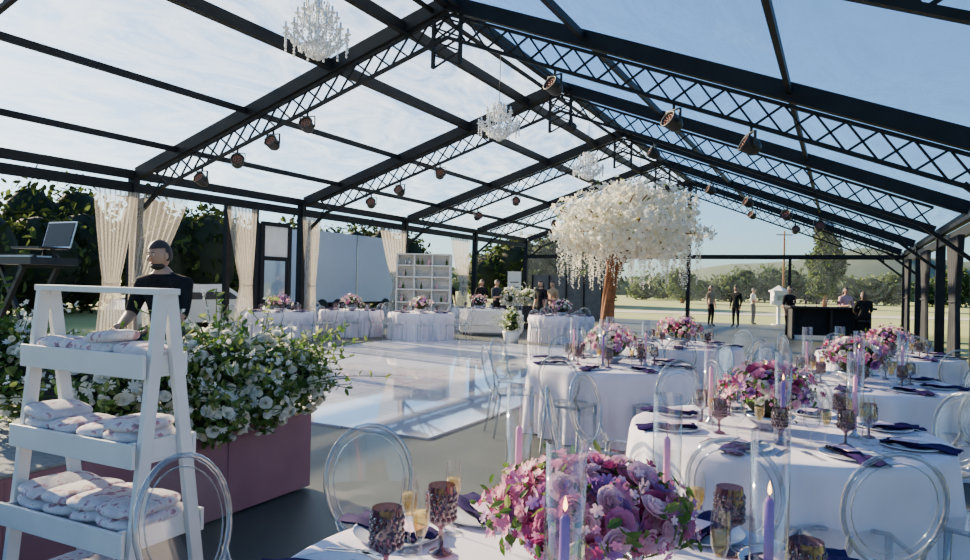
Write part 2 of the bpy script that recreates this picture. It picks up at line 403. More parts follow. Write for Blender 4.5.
for a in(7.4,13.1,18.9,24.6): inst('crystal_chandelier',cm,Tw(LM,a,4.98),0,1.0)

# ---------------------------------------------------------------- chairs
def chair():
    mb=MB(); sz=.455
    w0,w1,d=.17,.205,.2
    def seat(z): return [(-w0,-d,z),(-w0*.4,-d-.02,z),(w0*.4,-d-.02,z),(w0,-d,z),(w1,d-.04,z),(w1*.6,d+.01,z),(-w1*.6,d+.01,z),(-w1,d-.04,z)]
    mb.add(seat(sz),[tuple(range(8))],m_ghost)
    mb.ring(seat(sz-.008),.013,m_edge,5)
    for x,y,sx,sy in((-w0,-d,-.015,-.07),(w0,-d,.015,-.07),(-w1+.01,d-.05,0,.01),(w1-.01,d-.05,0,.01)):
        mb.tube([(x,y,sz-.01),(x+sx*.5,y+sy*.4,.24),(x+sx,y+sy,0)],[.021,.017,.012],m_edge,5)
    N=28;pts=[]
    for i in range(N):
        t=2*math.pi*i/N; z=.245*math.sin(t); x=.205*math.cos(t)*(1+.06*math.sin(t)); pts.append((x,-d-.045-(z+.245)*.20,.70+z))
    mb.ring(pts,.012,m_edge,6)
    inner=[(p[0]*.97,p[1],.70+(p[2]-.70)*.97) for p in pts]
    c=(0,-d-.10,.70); mb.add([c]+inner,[(0,1+i,1+(i+1)%N) for i in range(N)],m_ghost,True)
    inn=[(p[0]*.83,p[1]+.0,.70+(p[2]-.70)*.83) for p in pts]; mb.ring(inn,.0035,m_edge,4)
    for s in(-1,1): mb.tube([(s*w0,-d,sz-.02),(s*.15,-d-.03,.50),(s*.165,-d-.075,.575)],[.019,.016,.012],m_edge,5)
    return mb.mesh('ghost_chair')
chm=chair(); CH=[]
TABLES=[]
def add_chair(x,y,tx,ty,force=False,lim=.5):
    if not force:
        for q in CH:
            if math.hypot(q[0]-x,q[1]-y)<lim: return
        for t in TABLES:
            if math.hypot(t[0]-x,t[1]-y)<1.06: return
    rz=math.atan2(ty-y,tx-x)-math.pi/2
    CH.append((x,y)); inst('ghost_chair',chm,(x,y,0),rz)

# ---------------------------------------------------------------- tables
def cloth_mesh(ruffle=False,folds=16,R=.9,seed=0):
    rnd=random.Random(seed); mb=MB(); n=240 if ruffle else 144; V=[]
    prof=[(.0,.75),(.45,.75),(.8,.75),(R-.02,.75),(R,.742)]
    H=[.70,.6,.48,.35,.2,.08,.005]
    ph=[rnd.uniform(0,6.28) for _ in range(4)]
    allr=[(r,z,0) for r,z in prof]+[(R+.005,z,(.75-z)/.75) for z in H]
    for r,z,k in allr:
        for i in range(n):
            t=2*math.pi*i/n
            w=(math.sin(folds*t+ph[0])+.5*math.sin((folds*1.0+7)*t+ph[1])+.35*math.sin(5*t+ph[2]))
            amp=.035 if ruffle else .06
            rr=r+(k**.7)*(amp*w+.01) if k>0 else r
            V.append((rr*math.cos(t),rr*math.sin(t),z))
    F=[(i*n+j,i*n+(j+1)%n,(i+1)*n+(j+1)%n,(i+1)*n+j) for i in range(len(allr)-1) for j in range(n)]
    mb.add(V,F,m_cloth,True)
    if ruffle:   # swagged gathered overlay
        V=[];rows=5
        for q in range(rows+1):
            for i in range(n):
                t=2*math.pi*i/n; sag=.20+.12*abs(math.sin(5*t)); u=q/rows
                rr=R+.012+.035*math.sin(math.pi*u)+.012*math.sin(30*t)*u
                V.append((rr*math.cos(t),rr*math.sin(t),.748-sag*u))
        mb.add(V,[(i*n+j,i*n+(j+1)%n,(i+1)*n+(j+1)%n,(i+1)*n+j) for i in range(rows) for j in range(n)],m_cloth,True)
    return mb.mesh('round_table_with_cloth')
cl=[cloth_mesh(False,15,.9,1),cloth_mesh(False,19,.9,2)]; clr=cloth_mesh(True,34,.9,3)

def setting():
    mb=MB()
    mb.lathe([(0,.004),(.09,.004),(.15,.014),(.155,.018),(.15,.011),(.09,0),(0,0)],m_plate,28)
    V=[];nx,ny=6,10
    for j in range(ny+1):
        y=.13-.36*j/ny
        for i in range(nx+1):
            x=-.055+.11*i/nx; z=.022+.008*math.sin(i*2.2+j*.5)+.006*math.sin(j*1.1)
            V.append((x*(1+.25*abs(y)/.2),y+.015*math.sin(i),z))
    F=[(j*(nx+1)+i,j*(nx+1)+i+1,(j+1)*(nx+1)+i+1,(j+1)*(nx+1)+i) for j in range(ny) for i in range(nx)]
    mb.add(V,F,m_napkin,True); mb.add(np.array(V)-np.array([0,0,.007]),F,m_napkin,True)
    mb.box((.0,.03,.036),(.07,.13,.003),m_menu)
    for x in(-.19,-.21): 
        mb.box((x,-.02,.003),(.007,.12,.003),m_silver); mb.box((x,.07,.003),(.018,.06,.003),m_silver)
    mb.box((.19,-.03,.003),(.008,.1,.003),m_silver); mb.box((.19,.07,.003),(.016,.11,.003),m_silver)
    return mb.mesh('place_setting')
def goblet():
    mb=MB()
    pr=[(0,0),(.036,.002),(.034,.008),(.008,.018),(.007,.07),(.014,.08),(.036,.095),(.043,.13),(.043,.165),(.039,.20)]
    mb.lathe(pr,m_purpleglass,16)
    for j in range(5):
        for i in range(14):
            t=2*math.pi*(i+.5*(j%2))/14; r=.0405; z=.105+.017*j
            mb.ell((r*math.cos(t),r*math.sin(t),z),(.0075,.0075,.009),m_purpleglass,4,3)
    return mb.mesh('purple_goblet')
def flute(fill=True):
    mb=MB()
    mb.lathe([(0,0),(.034,.002),(.006,.012),(.004,.09),(.012,.11),(.026,.15),(.028,.20),(.023,.245)],m_glass,16)
    if fill: mb.lathe([(0,.115),(.012,.118),(.023,.15),(.0245,.185),(0,.185)],m_champ,14)
    return mb.mesh('champagne_flute')
def wineg():
    mb=MB()
    mb.lathe([(0,0),(.036,.002),(.006,.012),(.004,.09),(.02,.10),(.042,.13),(.044,.165),(.034,.215)],m_glass,16)
    return mb.mesh('wine_glass')
def candle(mat,h=.33,ch=.48,lit=True):
    mb=MB()
    mb.lathe([(0,.004),(.043,.004),(.046,.008),(.046,ch),(.044,ch)],m_glass,24)
    mb.lathe([(0,.006),(.03,.006),(.03,.014),(.013,.03),(.014,.05),(0,.05)],m_silver,14)
    mb.lathe([(0,.03),(.0125,.03),(.0115,h-.01),(.006,h),(0,h)],mat,12)
    mb.tube([(0,0,h-.003),(0,.001,h+.012)],.0012,m_black,4)
    if lit: mb.lathe([(0,h+.006),(.005,h+.014),(.0045,h+.024),(0,h+.042)],m_flame,8)
    return mb.mesh('candle_in_glass_cylinder')
me_set,me_gob,me_fl,me_wg=setting(),goblet(),flute(),wineg()
me_cp,me_cv=candle(m_candp,.36,.50,False),candle(m_candv,.34,.50,True)

def bouquet(name,x,y,z,r,h,n=70,seed=0,pal=None,bowl=True,fs=1.0,small=5,rose=.6):
    random.seed(seed); np.random.seed(seed)
    mb=MB(); pal=pal or [m_fp,m_fpl,m_fv,m_fm,m_fp,m_fpl,m_fw]
    if bowl: mb.lathe([(0,.0),(r*.35,.0),(r*.3,.02),(r*.5,.05),(r*.62,.09),(r*.55,.09)],m_silver,20)
    mb.ell((0,0,.08+h*.40),(r*.66,r*.66,h*.40),m_core,12,8)
    for i in range(n):
        t=i*2.39996; u=1-(i+.5)/n*1.25; u=max(-.25,u); q=math.sqrt(max(0,1-u*u))
        d=np.array([q*math.cos(t),q*math.sin(t),u]); k=random.uniform(.72,1.08)
        p=np.array([d[0]*r*k,d[1]*r*k,.08+h*.42+d[2]*h*.5*k])
        s=random.choice([.032,.042,.052])*(r/.28)*fs; T=TR if random.random()<rose else TB6
        put(mb,T,p,look(d+np.random.normal(size=3)*.3),s,random.choice(pal),True)
    for i in range(n*small):
        d=np.random.normal(size=3); d[2]=abs(d[2])*.8-.25; d/=np.linalg.norm(d); k=random.uniform(.85,1.22)
        p=np.array([d[0]*r*k,d[1]*r*k,.08+h*.42+d[2]*h*.5*k])
        if random.random()<.5: put(mb,TL,p,look(d+np.random.normal(size=3)*.8),random.uniform(.03,.06)*(r/.28),random.choice([m_leaf,m_leaf,m_leaf2]))
        else: put(mb,TB,p,look(d+np.random.normal(size=3)*.4),random.uniform(.010,.020)*(r/.28),random.choice(pal))
    return mb.obj(name,(x,y,z))

def table(x,y,me,nset=8,off=0.0,glass=True):
    TABLES.append((x,y)); inst('round_banquet_table',me,(x,y,0),random.uniform(0,6))
    for i in range(nset):
        t=off+2*math.pi*i/nset; c,s=math.cos(t),math.sin(t)
        rz=t+math.pi/2
        inst('place_setting',me_set,(x+.68*c,y+.68*s,.752),rz)
        if glass:
            for me,nm,rr,dt in((me_gob,'purple_goblet',.47,.26),(me_fl,'champagne_flute',.45,.02),(me_wg,'wine_glass',.50,-.2)):
                inst(nm,me,(x+rr*math.cos(t+dt),y+rr*math.sin(t+dt),.752))
T1=(1.84,4.3);T2=(1.42,7.8);T3=(3.55,6.7);T4=(2.96,10.6);T5=(5.6,9.7)
table(*T1,cl[0],8,.1); table(*T2,cl[1],8,.3); table(*T3,cl[0],8,.2); table(*T4,cl[1],8,.5); table(*T5,cl[0],8,.1)
bouquet('floral_centerpiece',T1[0]-.08,T1[1],.752,.25,.34,80,1)
bouquet('floral_centerpiece',T2[0],T2[1],.752,.27,.36,60,2,[m_fp,m_fpl,m_fv,m_fpl,m_fw])
bouquet('floral_centerpiece',T3[0],T3[1],.752,.27,.36,60,3)
bouquet('floral_centerpiece',T4[0],T4[1],.752,.3,.38,50,4)
bouquet('floral_centerpiece',T5[0],T5[1],.752,.28,.34,40,5)
for T in(T1,T2,T3):
    for i,(dx,dy) in enumerate(((-.40,.12),(.05,.38),(.34,-.2),(-.15,-.36))):
        inst('candle_in_glass_cylinder',[me_cp,me_cv][i%2],(T[0]+dx,T[1]+dy,.752))
# foreground table
T0=(.28,1.9); TABLES.append(T0); inst('round_banquet_table',cl[0],(T0[0],T0[1],0),.4)
bouquet('floral_centerpiece',.31,2.02,.752,.265,.28,210,11,[m_fp,m_fpl,m_fv,m_fm,m_fp,m_fpl,m_fp,m_fpl],fs=.88,small=3,rose=.65)
for x,y,me in((.13,2.42,me_cp),(.19,1.56,me_cv),(.61,2.3,me_cp),(.71,1.72,me_cv)): inst('candle_in_glass_cylinder',me,(x,y,.752))
for x,y in((-.12,2.2),(-.26,1.97),(.80,2.25),(.83,1.78)): inst('purple_goblet',me_gob,(x,y,.752),0,1.08)
for x,y in((-.09,2.38),(-.17,2.03),(.72,2.33),(.66,1.92),(-.22,2.2)): inst('champagne_flute',me_fl,(x,y,.752),0,1.0)
for a in(172,140,112,82,48,20): 
    t=math.radians(a); inst('place_setting',me_set,(T0[0]+.72*math.cos(t),T0[1]+.72*math.sin(t),.752),t+math.pi/2)
# chairs around
for a in(-95,-121,172,140,100,60,15,-50):
    t=math.radians(a); add_chair(T1[0]+1.1*math.cos(t),T1[1]+1.1*math.sin(t),*T1,force=a in(-95,-121,140))
add_chair(-.34,2.90,*T0,force=True); add_chair(-.80,2.42,*T0,force=True)
for T,o in((T2,15),(T3,10),(T4,30),(T5,0)):
    for i in range(8):
        t=math.radians(o+45*i); add_chair(T[0]+1.12*math.cos(t),T[1]+1.12*math.sin(t),*T)
# far tables
FT=[(-1.8,20.0),(-3.9,20.6),(-5.45,18.7),(2.2,20.0),(-.2,24.5)]
for i,(x,y) in enumerate(FT):
    TABLES.append((x,y)); inst('round_banquet_table',clr,(x,y,0),i)
    bouquet('floral_centerpiece',x,y,.752,.3,.4,30,20+i,[m_fp,m_fpl,m_fw,m_fv])
    for k in range(8):
        t=k*math.pi/4+.2; inst('place_setting',me_set,(x+.68*math.cos(t),y+.68*math.sin(t),.752),t+math.pi/2)
        inst('purple_goblet',me_gob,(x+.5*math.cos(t+.2),y+.5*math.sin(t+.2),.752))
        if not(i==3 and k in(3,4)): add_chair(x+1.2*math.cos(t),y+1.2*math.sin(t),x,y)

# ---------------------------------------------------------------- blossom tree
def blossom_tree(x,y):
    random.seed(5);np.random.seed(5); mb=MB()
    mb.box((0,0,.2),(.7,.7,.4),m_white)
    base=Vector((-.26,0,.4))
    for s in range(5):
        pts=[];ph=s*1.256
        for j in range(9):
            u=j/8; rr=.06*(1-.3*u); pts.append(base+Vector((rr*math.cos(ph+u*3),rr*math.sin(ph+u*3),u*1.75))+Vector((.10*u*u,0,0)))
        mb.tube(pts,[.055-.02*j/8 for j in range(9)],m_bark,7)
    top=base+Vector((.10,0,1.65))
    for i in range(16):
        t=i*2.4; R=random.uniform(.5,.98); end=Vector((R*math.cos(t),R*math.sin(t),2.45+random.uniform(-.2,.35)))
        mid=top.lerp(end,.5)+Vector((0,0,.15)); mb.tube([top+Vector((0,0,-.3)),top.lerp(mid,.5),mid,end],[.035,.03,.02,.008],m_bark,6)
    cen=np.array([0,0,2.40])
    def canopy():
        d=np.random.normal(size=3); d/=np.linalg.norm(d)
        k=random.uniform(.5,1.03)**.6
        az=math.atan2(d[1],d[0])
        lump=1+.12*math.sin(5*az+2)*math.cos(4*d[2])+.10*math.sin(9*d[2]+3*d[0])+.06*math.sin(11*az)
        p=cen+d*np.array([1.0,1.0,.58 if d[2]>0 else .42])*k*lump
        return p,d
    for i in range(4400):
        p,d=canopy(); put(mb,TB,p,look(d+np.random.normal(size=3)*.6),random.uniform(.026,.048),m_fw if random.random()<.62 else m_fcream)
    for i in range(300):
        p,d=canopy(); put(mb,TL,p,look(np.random.normal(size=3)),.07,m_leaf2)
    for i in range(200):
        t=random.uniform(0,6.28); rr=1.0*math.sqrt(random.uniform(.12,1)); L=random.uniform(.25,.75); z0=2.25+.1*(1-rr)
        px,py=rr*math.cos(t),rr*math.sin(t)
        for j in range(int(L/.026)):
            u=j*.026/L; w=.030*(1-u*.8)
            put(mb,TB,(px+random.uniform(-w,w),py+random.uniform(-w,w),z0-u*L),look(np.random.normal(size=3)+np.array([0,0,-.5])),random.uniform(.012,.024)*(1.1-.5*u),m_fw if random.random()<.5 else m_fcream)
    return mb.obj('white_blossom_tree',(x,y,0))
blossom_tree(1.92,9.55)

# ---------------------------------------------------------------- stage
mb=MB(); SL=3.61
mb.box(P(SL+3.2,0.35,.31),(6.4,7.74,.58),m_mauve)
mb.box(P(SL+3.2,0.35,.61),(6.42,7.76,.02),m_stage)
for a in(-2.5,-1.0,.5,2.0,3.4): mb.box(P(SL-.003,a,.3),(.012,.012,.57),m_mauve)
mb.obj('stage_platform',tent=True,bevel=.01)
def bush(name,pts,n,seed,white=.22,tall=.4,fsz=(.02,.04)):
    random.seed(seed);np.random.seed(seed); mb=MB()
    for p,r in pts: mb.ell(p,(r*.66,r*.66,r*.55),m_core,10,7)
    for i in range(n):
        p,r=random.choice(pts); d=np.random.normal(size=3); d/=np.linalg.norm(d)
        k=random.uniform(.7,1.12)
        c=random.random()
        if c<white: k=random.uniform(.98,1.2)
        q=np.array(p)+d*r*k*np.array([1,1,.85])
        if c<white:
            put(mb,TB6 if c<white*.3 else TR,q,look(d+np.random.normal(size=3)*.3),random.uniform(*fsz),m_fw if random.random()<.7 else m_fcream,True)
        else: put(mb,TL,q,look(d+np.random.normal(size=3)*.9),random.uniform(.04,.09),random.choice([m_leaf,m_leaf,m_leaf,m_leaf2]))
    for i in range(int(n/26)):
        p,r=random.choice(pts); d=np.random.normal(size=3); d[2]=abs(d[2])*.8; d/=np.linalg.norm(d); p0=np.array(p)+d*r*.7
        L=random.uniform(.2,.42)*tall/.4; bend=np.array([d[0],d[1],-.3]); stem=[]
        for j in range(7): u=j/6; stem.append(tuple(p0+d*L*u+bend*L*.35*u*u))
        mb.tube(stem,.003,m_leaf,4)
        wh=random.random()<.35
        for j in range(1,7):
            for s in(-1,1):
                if wh: put(mb,TB,np.array(stem[j])+np.random.normal(size=3)*.012,look(np.random.normal(size=3)),random.uniform(.012,.022),m_fw)
                else: put(mb,TL,stem[j],look(np.random.normal(size=3)),random.uniform(.04,.07),m_leaf2 if random.random()<.5 else m_leaf)
    return mb.obj(name)
pts=[]
for a,l,z,r in((4.0,3.62,.84,.24),(3.75,3.7,.97,.25),(3.4,3.75,1.0,.27),(3.05,3.8,.95,.26),(2.75,3.9,.85,.22),(4.12,3.78,.95,.2),(3.6,3.55,.75,.2),(3.2,3.55,.72,.18)):
    p=Tw(l,a,z); pts.append(((p.x,p.y,p.z),r))
bush('stage_flower_bank',pts,4600,3,white=.18,fsz=(.018,.046),tall=.42)
bush('leafy_floral_arrangement',[((-3.05,4.55,.9),.26),((-3.2,4.6,1.1),.22)],1300,4,white=.12)

# keyboard stand with laptop
mb=MB()
mb.box((0,0,1.07),(1.0,.34,.05),m_black); mb.box((0,-.12,1.10),(.94,.02,.03),m_black)
for i in range(28): mb.box((-.44+i*.0325,-.07,1.10),(.028,.15,.012),m_white)
for s in(-1,1):
    mb.beam((-.35,s*.12,1.04),(.35,s*.12,.02),.03,.03,m_black); mb.beam((.35,s*.12,1.04),(-.35,s*.12,.02),.03,.03,m_black)
for x in(-.35,.35):
    mb.beam((x,-.2,.015),(x,.2,.015),.03,.03,m_black)
    mb.beam((x,-.15,1.04),(x,.15,1.04),.03,.03,m_black)
mb.beam((.2,.1,1.09),(.25,.08,1.16),.02,.02,m_black); mb.beam((.38,.1,1.09),(.33,.08,1.16),.02,.02,m_black)
mb.box((.28,.03,1.165),(.32,.22,.015),m_black); mb.box((.28,.17,1.27),(.32,.010,.20),m_silver,Matrix.Rotation(-.25,3,'X')); mb.box((.28,.163,1.27),(.30,.004,.18),m_black,Matrix.Rotation(-.25,3,'X'))
mb.obj('keyboard_stand_with_laptop',(-3.45,5.1,.62),-.45)
# subwoofer
mb=MB(); mb.box((0,0,.27),(.5,.45,.54),m_black)
mb.lathe([(.2,0),(.2,.02),(.17,.02),(.05,-.03),(0,-.02)],m_steel,24,(0,-.235,.27),True,Matrix.Rotation(math.pi/2,3,'X'))
for s in(-1,1): mb.beam((s*.26,-.07,.4),(s*.26,.07,.4),.02,.03,m_steel)
mb.obj('loudspeaker',(-2.42,4.45,.62),-.5,bevel=.015)

# ---------------------------------------------------------------- ladder shelf
mb=MB(); W=.76; HT=1.53; sp=.17; sr=.24
for s in(-1,1):
    x=s*W/2
    mb.beam((x,-.02,HT),(x,-sp,0),.028,.055,m_white); mb.beam((x,.02,HT),(x,sr,0),.028,.055,m_white)
mb.box((0,0,HT+.01),(W+.05,.10,.025),m_white)
trays=[1.25,.91,.58,.25]; tr=[]
for z in trays:
    yf=sp*(HT-z)/HT+.07; yb=sr*(HT-z)/HT+.05; tr.append((z,yf,yb)); yc=(yb-yf)/2; dd=yf+yb
    mb.box((0,yc,z-.045),(W-.03,dd,.015),m_white)
    mb.box((0,-yf,z-.005),(W+.03,.016,.095),m_white); mb.box((0,yb,z-.005),(W+.03,.016,.095),m_white)
    for s in(-1,1): mb.box((s*(W/2-.025),yc,z-.005),(.016,dd,.095),m_white)
SH=(-1.62,2.98,0); SR=-.46
mb.obj('white_ladder_shelf',SH,SR,bevel=.003)
random.seed(9)
def sup(p):
    f=lambda v,e:math.copysign(abs(v)**e,v)
    return [f(p[0],.6),f(p[1],.6),f(p[2],.8)]
for z,yf,yb in tr:
    mb=MB(); n=4; yc=(yb-yf)/2; y=(yf+yb)/2
    for i in range(n):
        x=-W/2+.125+i*(W-.25)/(n-1)
        tilt=random.uniform(-.15,.15)
        for lay,(zz,hh,yy) in enumerate(((.0,.036,.86),(.05,.032,.88),(.095,.028,.84))):
            if lay==2 and random.random()<.2: continue
            R=Matrix.Rotation(random.uniform(-.10,.10),3,'Z')@Matrix.Rotation(tilt+random.uniform(-.08,.08),3,'Y')
            mb.ell((x+random.uniform(-.012,.012),yc-.008*lay,z+zz),(.108 if 0<i<3 or lay else .09,max(.055,y*yy),hh),m_floral,18,10,R,sup)
    mb.obj('folded_blankets',SH,SR)

# ---------------------------------------------------------------- curtains, doors, left wall things
def la_px(px,l):
    t=(px-485)/700; return l*(C_+t*S_)/(S_-t*C_)
def curtain(name,l,a,w,ztop,mat,tie=1.45,tw=.35,dirn=0,seed=0):
    rnd=random.Random(seed); n=60; rows=18; V=[]; ph=rnd.uniform(0,6)
    for j in range(rows+1):
        z=ztop*(1-j/rows)+.01
        if z>tie: k=tw+(1-tw)*((z-tie)/(ztop-tie))**.8
        else: k=tw+(.75-tw)*((tie-z)/tie)**.7
        for i in range(n+1):
            u=i/n-.5; 
            V.append(P(l+.07*math.sin(u*50+ph)*(.5+.5*k)-.1,a+u*w*k+dirn*(1-k)*w*.5,z))
    F=[(j*(n+1)+i,j*(n+1)+i+1,(j+1)*(n+1)+i+1,(j+1)*(n+1)+i) for j in range(rows) for i in range(n)]
    mb=MB(); mb.add(V,F,mat,True)
    mb.ring([P(l-.1+.1*math.cos(t),a+dirn*(1-tw)*w*.5+(.5*tw*w)*math.sin(t),tie) for t in [k*math.pi/6 for k in range(12)]],.02,mat,5)
    return mb.obj(name,tent=True)
curtain('sheer_curtain',LL-.25,la_px(104,LL),1.0,ZE-.45,m_sheer,dirn=-.2,seed=1)
curtain('sheer_curtain',LL-.25,la_px(148,LL),1.6,ZE-.45,m_sheer,tw=.3,dirn=-.9,seed=2)
curtain('sheer_curtain',LL-.25,la_px(232,LL),1.0,ZE-.45,m_sheer,seed=3,dirn=.6)
curtain('sheer_curtain',LL-.25,la_px(302,LL),.7,ZE-.45,m_sheer,seed=4,tw=.5)
curtain('sheer_curtain',LL-.25,la_px(384,LL),1.7,ZE-.45,m_sheer,seed=5,dirn=.8)
curtain('sheer_curtain',LL-.25,la_px(452,LL),1.6,ZE-.45,m_sheer,seed=6,dirn=.8)
for a in(AS[2],AS[3],AS[4],AS[5]):
    curtain('black_drape',LR+.35,a+1.0,1.7,ZER-.45,m_blackfab,tw=.5,seed=int(a))
mb=MB()
for px in(226,254): mb.box(P(LL,la_px(px,LL),1.8),(.14,.14,3.6),m_alu)
mb.obj('wall_left_posts',tent=True)
# entry door
ad=la_px(276,LL-.05); mb=MB()
for d in(-.55,.55): mb.box(P(LL,ad+d,1.6),(.12,.14,3.2),m_alu)
for z in(2.2,3.2,.05): mb.box(P(LL,ad,z),(.12,1.1,.12),m_alu)
mb.box(P(LL,ad,.55),(.05,1.0,.9),m_alu); mb.box(P(LL,ad,2.7),(.04,1.0,.9),m_white)
mb.box(P(LL,ad,1.0),(.07,1.0,.08),m_alu); mb.box(P(LL-.07,ad+.42,1.05),(.04,.03,.2),m_silver)
mb.add([P(LL,ad-.5,1.04),P(LL,ad+.5,1.04),P(LL,ad+.5,2.16),P(LL,ad-.5,2.16)],[(0,1,2,3)],m_glass)
mb.obj('door_1',tent=True)
# trailer
mb=MB(); l0=18.8; A0,A1=la_px(306,l0),la_px(398,l0)
mb.box(P(l0+1.2,(A0+A1)/2,2.15),(2.4,A1-A0,2.9),m_trailer)
for a in(A0,A1,(A0+A1)/2):mb.box(P(l0-.01,a,2.15),(.06,.05,2.9),m_silver)
mb.box(P(l0+1.2,(A0+A1)/2,.62),(1.0,A1-A0,.14),m_black)
for a in(A0+1,A0+2,A1-1):
    for l in(l0+.1,l0+2.2): mb.lathe([(0,-.12),(.3,-.12),(.45,-.1),(.45,.1),(.3,.12),(0,.12)],m_tyre,20,P(l,a,.39),True,Matrix.Rotation(math.pi/2,3,'Y'))
mb.obj('truck_trailer',(0,0,-.0),tent=True)
def car(x,y,rz):
    mb=MB()
    prof=[(-2.1,.35),(-2.15,.7),(-1.9,.95),(-1.2,1.0),(-.6,1.42),(.7,1.45),(1.4,1.02),(2.0,.92),(2.15,.6),(2.1,.35)]
    n=len(prof);V=[]
    for yy,k in((-.85,1),(-.8,1.0),(.8,1.0),(.85,1)):
        for px,pz in prof: V.append((px,yy*(.82 if pz>1.1 else 1),pz))
    F=[(r*n+i,r*n+i+1,(r+1)*n+i+1,(r+1)*n+i) for r in range(3) for i in range(n-1)]+[tuple(range(n)),tuple(range(4*n-1,3*n-1,-1)),]
    mb.add(V,F,m_car); mb.box((0,0,.38),(4.1,1.6,.1),m_black)
    for s in(-1,1):
        mb.add([(-1.05,s*.86,1.02),(1.2,s*.86,1.02),(.65,s*.71,1.38),(-.55,s*.71,1.36)],[(0,1,2,3)],m_black)
        for xx in(-1.35,1.35):
            mb.lathe([(0,-.12),(.2,-.12),(.33,-.1),(.33,.1),(.2,.12),(0,.12)],m_tyre,20,(xx,s*.82,.34),True,Matrix.Rotation(math.pi/2,3,'X'))
            mb.lathe([(0,-.13),(.19,-.13),(.19,.13),(0,.13)],m_silver,14,(xx,s*.82,.34),True,Matrix.Rotation(math.pi/2,3,'X'))
    return mb.obj('car',(x,y,-.06),rz,bevel=.03)
p=Tw(17.6,la_px(190,17.6),0); car(p.x,p.y,math.pi/2-TH)

# back bar shelving (white)
p=Tw(13.2,la_px(424,13.2)); mb=MB()
mb.box((0,.2,1.3),(1.9,.05,2.6),m_white)
for x in(-.95,-.32,.32,.95): mb.box((x,0,1.3),(.05,.4,2.6),m_white)
for z in(.05,.9,1.35,1.8,2.2,2.6): mb.box((0,0,z),(1.9,.42,.05),m_white)
for i in range(30):
    x=random.uniform(-.85,.85); z=random.choice([.925,1.375,1.825,2.225]); c=random.choice([m_fpl,m_leaf,m_glass,m_silver])
    if min(abs(x-q) for q in(-.32,.32))>.08: mb.lathe([(0,0),(.04,0),(.045,.12),(.015,.17),(.015,.24),(0,.24)],c,8,(x,-.05,z))
mb.obj('white_shelf_unit',p,-.1)
m_hedgepanel=M('backdrop_fabric',(.10,.11,.12),(.07,.08,.09),4,.9)
mb=MB()
mb.box(P(11.6,31.5,1.05),(3.6,.08,2.1),m_hedgepanel)
for i in range(5): mb.box(P(9.85+i*.875,31.42,1.05),(.06,.06,2.1),m_steel)
mb.obj('dark_backdrop_panel',tent=True)
mb=MB(); mb.box((0,0,1.15),(.55,.02,1.9),m_white); mb.box((0,0,.1),(.6,.2,.08),m_silver); mb.box((0,0,2.12),(.57,.03,.04),m_silver)
for i in range(5): mb.box((0,-.012,1.7-.2*i),(.35,.005,.04),m_black)
mb.obj('rollup_sign',(1.2,28.6,0),.0)
def sofa(x,y,rz):
    mb=MB(); mb.box((0,0,.24),(1.9,.8,.3),m_white); mb.box((0,.33,.55),(1.9,.18,.5),m_white)
    for s in(-1,1): mb.box((s*.9,0,.4),(.16,.8,.5),m_white); mb.box((s*.41,-.05,.44),(.78,.62,.14),m_twhite)
    for sx in(-1,1):
        for sy in(-1,1): mb.box((sx*.85,sy*.34,.05),(.06,.06,.1),m_black)
    mb.obj('lounge_sofa',(x,y,0),rz,bevel=.04)
sofa(.25,22.0,math.pi-.1); sofa(1.2,27.4,.2)
bush('potted_greenery',[((.75,19.0,.5),.28),((.75,19.0,.75),.22)],500,31,white=.15)
bush('floral_stand_arrangement',[((.9,25.5,1.15),.34),((1.6,25.6,1.15),.3)],800,32,white=.3,fsz=(.04,.07))
mb=MB(); mb.box((0,0,.42),(1.4,.4,.84),m_black); mb.obj('display_plinth',(1.25,25.55,0),bevel=.01)
mb=MB(); mb.lathe([(0,0),(.18,0),(.24,.3),(.25,.34),(.2,.34)],m_white,20); mb.obj('plant_pot',(.75,19.0,0))

# bar counter right side
pb=Vector((11.3,22.9,0)); mb=MB()
mb.box((0,0,1.08),(2.7,.6,.06),m_black)
for x in(-1.2,0,1.2):
    mb.box((x,.05,.54),(.08,.42,1.04),m_black)
mb.box((0,.2,.6),(2.5,.05,.9),m_blackfab)
mb.obj('bar_counter',pb,-.1,bevel=.01)
for i in range(7):
    me=random.choice([me_gob,me_wg,me_fl]); inst('bar_glass',me,(pb.x-1.1+i*.34,pb.y+.11-i*.032,1.112))
mb=MB(); mb.box((0,0,.5),(.14,.14,1.0),m_white)
mb.box((0,0,1.3),(.62,.45,.62),m_white); mb.box((0,0,1.64),(.74,.56,.07),m_white); mb.lathe([(.42,1.67),(.05,1.9),(0,1.9)],m_white,4,(0,0,0),False,None); mb.box((0,0,.04),(.5,.5,.08),m_white)
mb.box((0,-.23,1.33),(.36,.01,.25),m_silver)
mb.obj('white_utility_post',(13.95,33.2,-.06))
mb=MB(); mb.tube([(0,0,0),(0,0,7.5)],[.12,.08],m_bark,10); mb.beam((-.8,0,7.1),(.8,0,7.1),.1,.1,m_bark)
mb.obj('utility_pole',(29,68,-.06))

